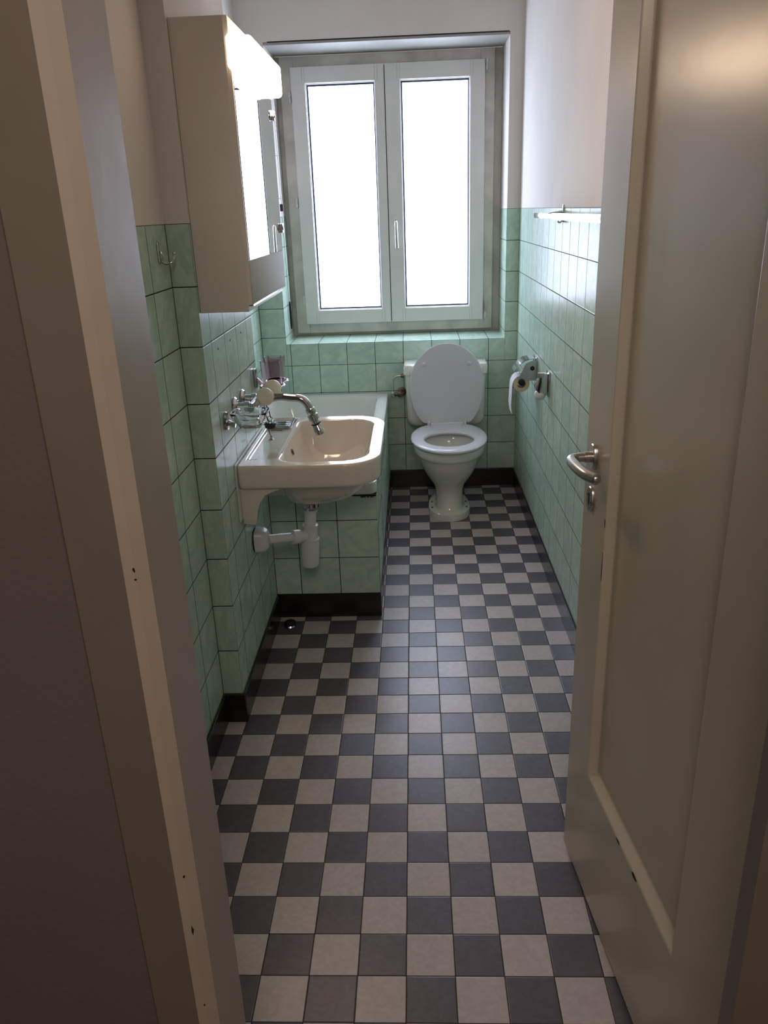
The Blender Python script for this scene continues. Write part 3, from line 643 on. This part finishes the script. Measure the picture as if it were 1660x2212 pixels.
for sx in (-1, 1):
    for yy in (.045, -.035): bm = bmesh.new(); cyl(bm, (sx * .087, yy, .036), (sx * .087, yy, .0415), .005, n=14); obj('floor_screw', bm, M_DARK, wc, True)
# outlet neck to the wall
bm = bmesh.new(); tube(bm, spline([(0, .12, .24), (0, .22, .22), (0, .30, .20), (0, .409, .19)]), .05, 20); obj('outlet_neck', bm, M_CERW, wc, True)
# seat ring
def seat_out(ins): 
    o = []
    for x, y in egg(.188 - ins, .272 - ins, .25 - ins * .5, back=2.35, e=2.05):
        o.append((x, min(y, .215)))
    return o
def seat_in(ins): return [(x, y - .045) for x, y in egg(.121 + ins, .138 + ins, .128 + ins, back=2.1, e=2.0)]
bm = bmesh.new()
rg = [(seat_out(.006), .386), (seat_out(0), .392), (seat_out(0), .399), (seat_out(.008), .4055), (seat_out(.03), .407), (seat_in(.02), .4065), (seat_in(.006), .404), (seat_in(0), .397), (seat_in(.003), .388), (seat_in(.012), .386)]
loft(bm, [[(x, y, z) for x, y in r_] + [] for r_, z in rg], loop=True); obj('seat', bm, M_SEAT, wc, True)
# hinge and lid standing against the cistern
bm = bmesh.new(); cyl(bm, (-.085, .222, .408), (.085, .222, .408), .0075, n=16)
for sx in (-1, 1): box(bm, (sx * .094 - .007, .212, .386), (sx * .094 + .007, .232, .424), .003)
obj('seat_hinge', bm, M_SEAT, wc, True)
lidT = Matrix.Translation((0, .226, .410)) @ Matrix.Rotation(math.radians(-86.5), 4, 'X')
def lid_out(ins):  # y=0 hinge, runs to -y
    return [(x, max(-.42, min(-.002, (y - .205)))) for x, y in egg(.190 - ins, .216 - ins, .25 - ins, back=2.3, e=2.0)]
bm = bmesh.new()
for zl in [None]:
    rg = [(lid_out(.03), -.002), (lid_out(.004), 0.0), (lid_out(0), .004), (lid_out(.001), .009), (lid_out(.008), .0135), (lid_out(.06), .016), (lid_out(.12), .0165)]
    loft(bm, [[lidT @ Vector((x, y, z)) for x, y in r_] for r_, z in rg])
lid = obj('lid', bm, M_SEAT, wc, True)
for sx in (-1, 1):
    bm = bmesh.new(); c = lidT @ Vector((sx * .115, -.315, -.002)); d = (lidT.to_3x3() @ Vector((0, 0, -1))); turned(bm, c, d, [(0, .011), (.004, .010), (.008, .006)], 18)
    obj('lid_bumper', bm, M_SEAT, lid, True)
# cistern
bm = bmesh.new()
def cr(z, hx_, y0_, r): return [(x, y, z) for x, y in rrect(-.004, (y0_ + .409) / 2, hx_, (.409 - y0_) / 2, [.004, .004, r, r], 8, 5)]
loft(bm, [cr(.384, .165, .285, .03), cr(.388, .180, .272, .03), cr(.402, .196, .262, .03), cr(.43, .203, .256, .03), cr(.66, .208, .250, .03)]); obj('cistern', bm, M_CERW, wc, True)
bm = bmesh.new(); loft(bm, [cr(.660, .214, .244, .03), cr(.664, .217, .241, .03), cr(.700, .217, .241, .03), cr(.712, .213, .246, .03), cr(.716, .203, .258, .03)]); obj('cistern_cover', bm, M_CERW, wc, True)

# water supply
sv = thing('supply_valve', 'brass angle valve and thin bent pipe left of the toilet cistern', 'valve', (-.052, YB, .545))
bm = bmesh.new(); turned(bm, (.02, -.0008, 0), (0, -1, 0), [(0, .024), (.004, .024), (.010, .014), (.06, .012)], 20); cyl(bm, (.026, -.062, 0), (-.028, -.062, 0), .010, n=16); turned(bm, (-.004, -.062, 0), (-1, 0, 0), [(0, .013), (.012, .013), (.014, .010)], 16); obj('valve_body', bm, M_BRASS, sv, True)
bm = bmesh.new(); turned(bm, (.010, -.062, .002), (0, -1, .0), [(0, .012), (.008, .016), (.02, .016), (.024, .010)], 8); obj('valve_handle', bm, M_BRASS, sv, True)
bm = bmesh.new(); turned(bm, (-.026, -.062, .012), (0, 0, -1), [(0, .008), (.004, .012), (.026, .012), (.030, .006)], 8); obj('pipe_nut', bm, M_STEEL, sv, True)
bm = bmesh.new(); tube(bm, spline([(-.026, -.062, .0), (-.026, -.062, .04), (-.024, -.062, .072), (-.012, -.062, .09), (.006, -.062, .096), (.034, -.062, .098)]), .0045, 10); obj('pipe', bm, M_STEEL, sv, True)
bm = bmesh.new(); turned(bm, (.018, -.062, .097), (1, 0, 0), [(0, .008), (.003, .011), (.016, .011), (.017, .008)], 8); obj('inlet_nut', bm, M_BRASS, sv, True)

# ------------------------------------------------------------------ right wall fittings
tp = thing('toilet_roll_holder', 'chrome toilet roll holder with lid on the right wall beside the toilet', 'holder', (XR, 2.46, .785))
bm = bmesh.new(); loft(bm, [[(-x_, y, z) for y, z in rrect(0, 0, .040 - i, .052 - i, .010, 6, 3)] for x_, i in ((.0006, 0), (.006, 0), (.009, .004))]); obj('wall_plate', bm, M_CHROME, tp, True)
bm = bmesh.new()
arc = [(-.010, .046), (-.03, .046), (-.055, .040), (-.080, .022), (-.100, -.006)]
def strip(bm, arc, y0, y1, th, dirn=(0, 1)):
    A = [bm.verts.new((x, y0, z)) for x, z in arc]; B = [bm.verts.new((x, y1, z)) for x, z in arc]
    A2 = [bm.verts.new((x + dirn[0] * th, y0, z + dirn[1] * th)) for x, z in arc]; B2 = [bm.verts.new((x + dirn[0] * th, y1, z + dirn[1] * th)) for x, z in arc]
    for i in range(len(arc) - 1):
        bm.faces.new((A[i], B[i], B[i + 1], A[i + 1])); bm.faces.new((A2[i], A2[i + 1], B2[i + 1], B2[i])); bm.faces.new((A[i], A[i + 1], A2[i + 1], A2[i])); bm.faces.new((B[i], B2[i], B2[i + 1], B[i + 1]))
    bm.faces.new((A[0], A2[0], B2[0], B[0])); bm.faces.new((A[-1], B[-1], B2[-1], A2[-1]))
strip(bm, arc, -.048, .052, .003)
obj('roll_cover', bm, M_CHROME, tp, True)
bm = bmesh.new(); prism(bm, [(-.006, -.046), (-.006, .040), (-.030, .040), (-.052, .030), (-.080, -.028), (-.086, -.060), (-.066, -.066), (-.048, -.046)], 'y', -.054, -.051, 0); obj('side_arm', bm, M_STEEL, tp)
bm = bmesh.new(); cyl(bm, (-.024, -.0548, .008), (-.024, -.0542, .008), .010, n=20); obj('arm_hole', bm, M_RUBBER, tp)
bm = bmesh.new(); cyl(bm, (-.069, -.062, -.052), (-.069, .056, -.052), .008, n=18); turned(bm, (-.069, -.058, -.052), (0, -1, 0), [(0, .015), (.004, .014), (.006, .007)], 18); obj('spindle', bm, M_DARK, tp, True)
roll = thing('toilet_roll', 'nearly used toilet roll with a long sheet hanging down', 'toilet roll', (XR - .069, 2.46, .733))
bm = bmesh.new(); n = 40; r0, r1 = .0185, .036
rg = [(r0, -.048), (r1, -.048), (r1, .046), (r0, .046)]
loft(bm, [[(r * math.cos(2 * PI * i / n), y, r * math.sin(2 * PI * i / n) - .009) for i in range(n)] for r, y in rg], loop=True); obj('paper_roll', bm, M_CORE, roll, True)
bm = bmesh.new(); arc = [(0, .0275), (-.018, .023), (-.030, .012), (-.0375, -.006), (-.040, -.03), (-.0415, -.075), (-.043, -.105), (-.040, -.128), (-.037, -.146)]
strip(bm, arc, -.046, .046, .0016, (-1, .5))
obj('hanging_sheet', bm, M_PAPER, roll, True)

ah = thing('air_freshener_holder', 'chrome wall bracket gripping a rounded white block, nearer than the toilet roll', 'holder', (XR, 2.11, .786))
boxo('wall_plate', (-.0006, -.030, -.050), (-.006, .030, .052), M_CHROME, ah, .003)
bm = bmesh.new(); prism(bm, [(-.006, .044), (-.030, .046), (-.040, .030), (-.052, .004), (-.055, -.020), (-.038, -.038), (-.020, -.040), (-.006, -.034)], 'y', -.020, .022, .004); obj('clip_body', bm, M_CHROME, ah, True)
boxo('top_lug', (-.022, -.0215, .028), (-.048, -.004, .048), M_STEEL, ah, .003)
bm = bmesh.new(); bmesh.ops.create_uvsphere(bm, u_segments=28, v_segments=16, radius=1, matrix=Matrix.Translation((-.034, .0, -.044)) @ Matrix.Diagonal((.024, .024, .022, 1))); obj('white_block', bm, M_PLASTIC, ah, True)

rail = thing('towel_rail', 'chrome towel rail on the right wall, its near end hidden by the door', 'towel rail', (XR, 1.94, 1.424))
bm = bmesh.new()
prof = [(-.006, -.009), (.006, -.009), (.008, 0), (.006, .009), (-.006, .009), (-.008, 0)]
rings = []
for y, k in ((.262, .5), (.258, .85), (.245, 1), (.05, 1), (-.05, .8), (-.12, .8), (-.17, 1.05), (-.60, 1.15), (-.98, 1.1)): rings.append([(-.062 + px * k, y, pz * k) for px, pz in prof])
loft(bm, rings); obj('bar', bm, M_CHROME, rail, True)
for nm, y in (('far', 0), ('near', -.85)):
    bm = bmesh.new(); loft(bm, [[(-x_, yy + y, z) for yy, z in rrect(0, .006, .011 - i, .030 - i, .009 - i, 6, 3)] for x_, i in ((.0006, 0), (.004, 0), (.006, .003))])
    tube(bm, spline([(-.003, y, .012), (-.03, y, .008), (-.056, y, .004)]), .005, 10); tube(bm, spline([(-.003, y, -.016), (-.012, y, -.024), (-.020, y, -.020)]), .0030, 10); obj('rail_bracket', bm, M_CHROME, rail, True)

# plug lying on the floor
fp = thing('floor_stopper', 'small black and chrome stopper standing on the floor under the washbasin', 'stopper', (-.450, 1.560, 0.0))
bm = bmesh.new(); turned(bm, (0, 0, 0.0005), (0, 0, 1), [(0, .021), (.004, .022), (.009, .019)], 28); obj('chrome_base', bm, M_CHROME, fp, True)
bm = bmesh.new(); turned(bm, (0, 0, 0.0097), (0, 0, 1), [(0, .018), (.003, .023), (.010, .022), (.014, .014)], 28); obj('rubber_cap', bm, M_RUBBER, fp, True)
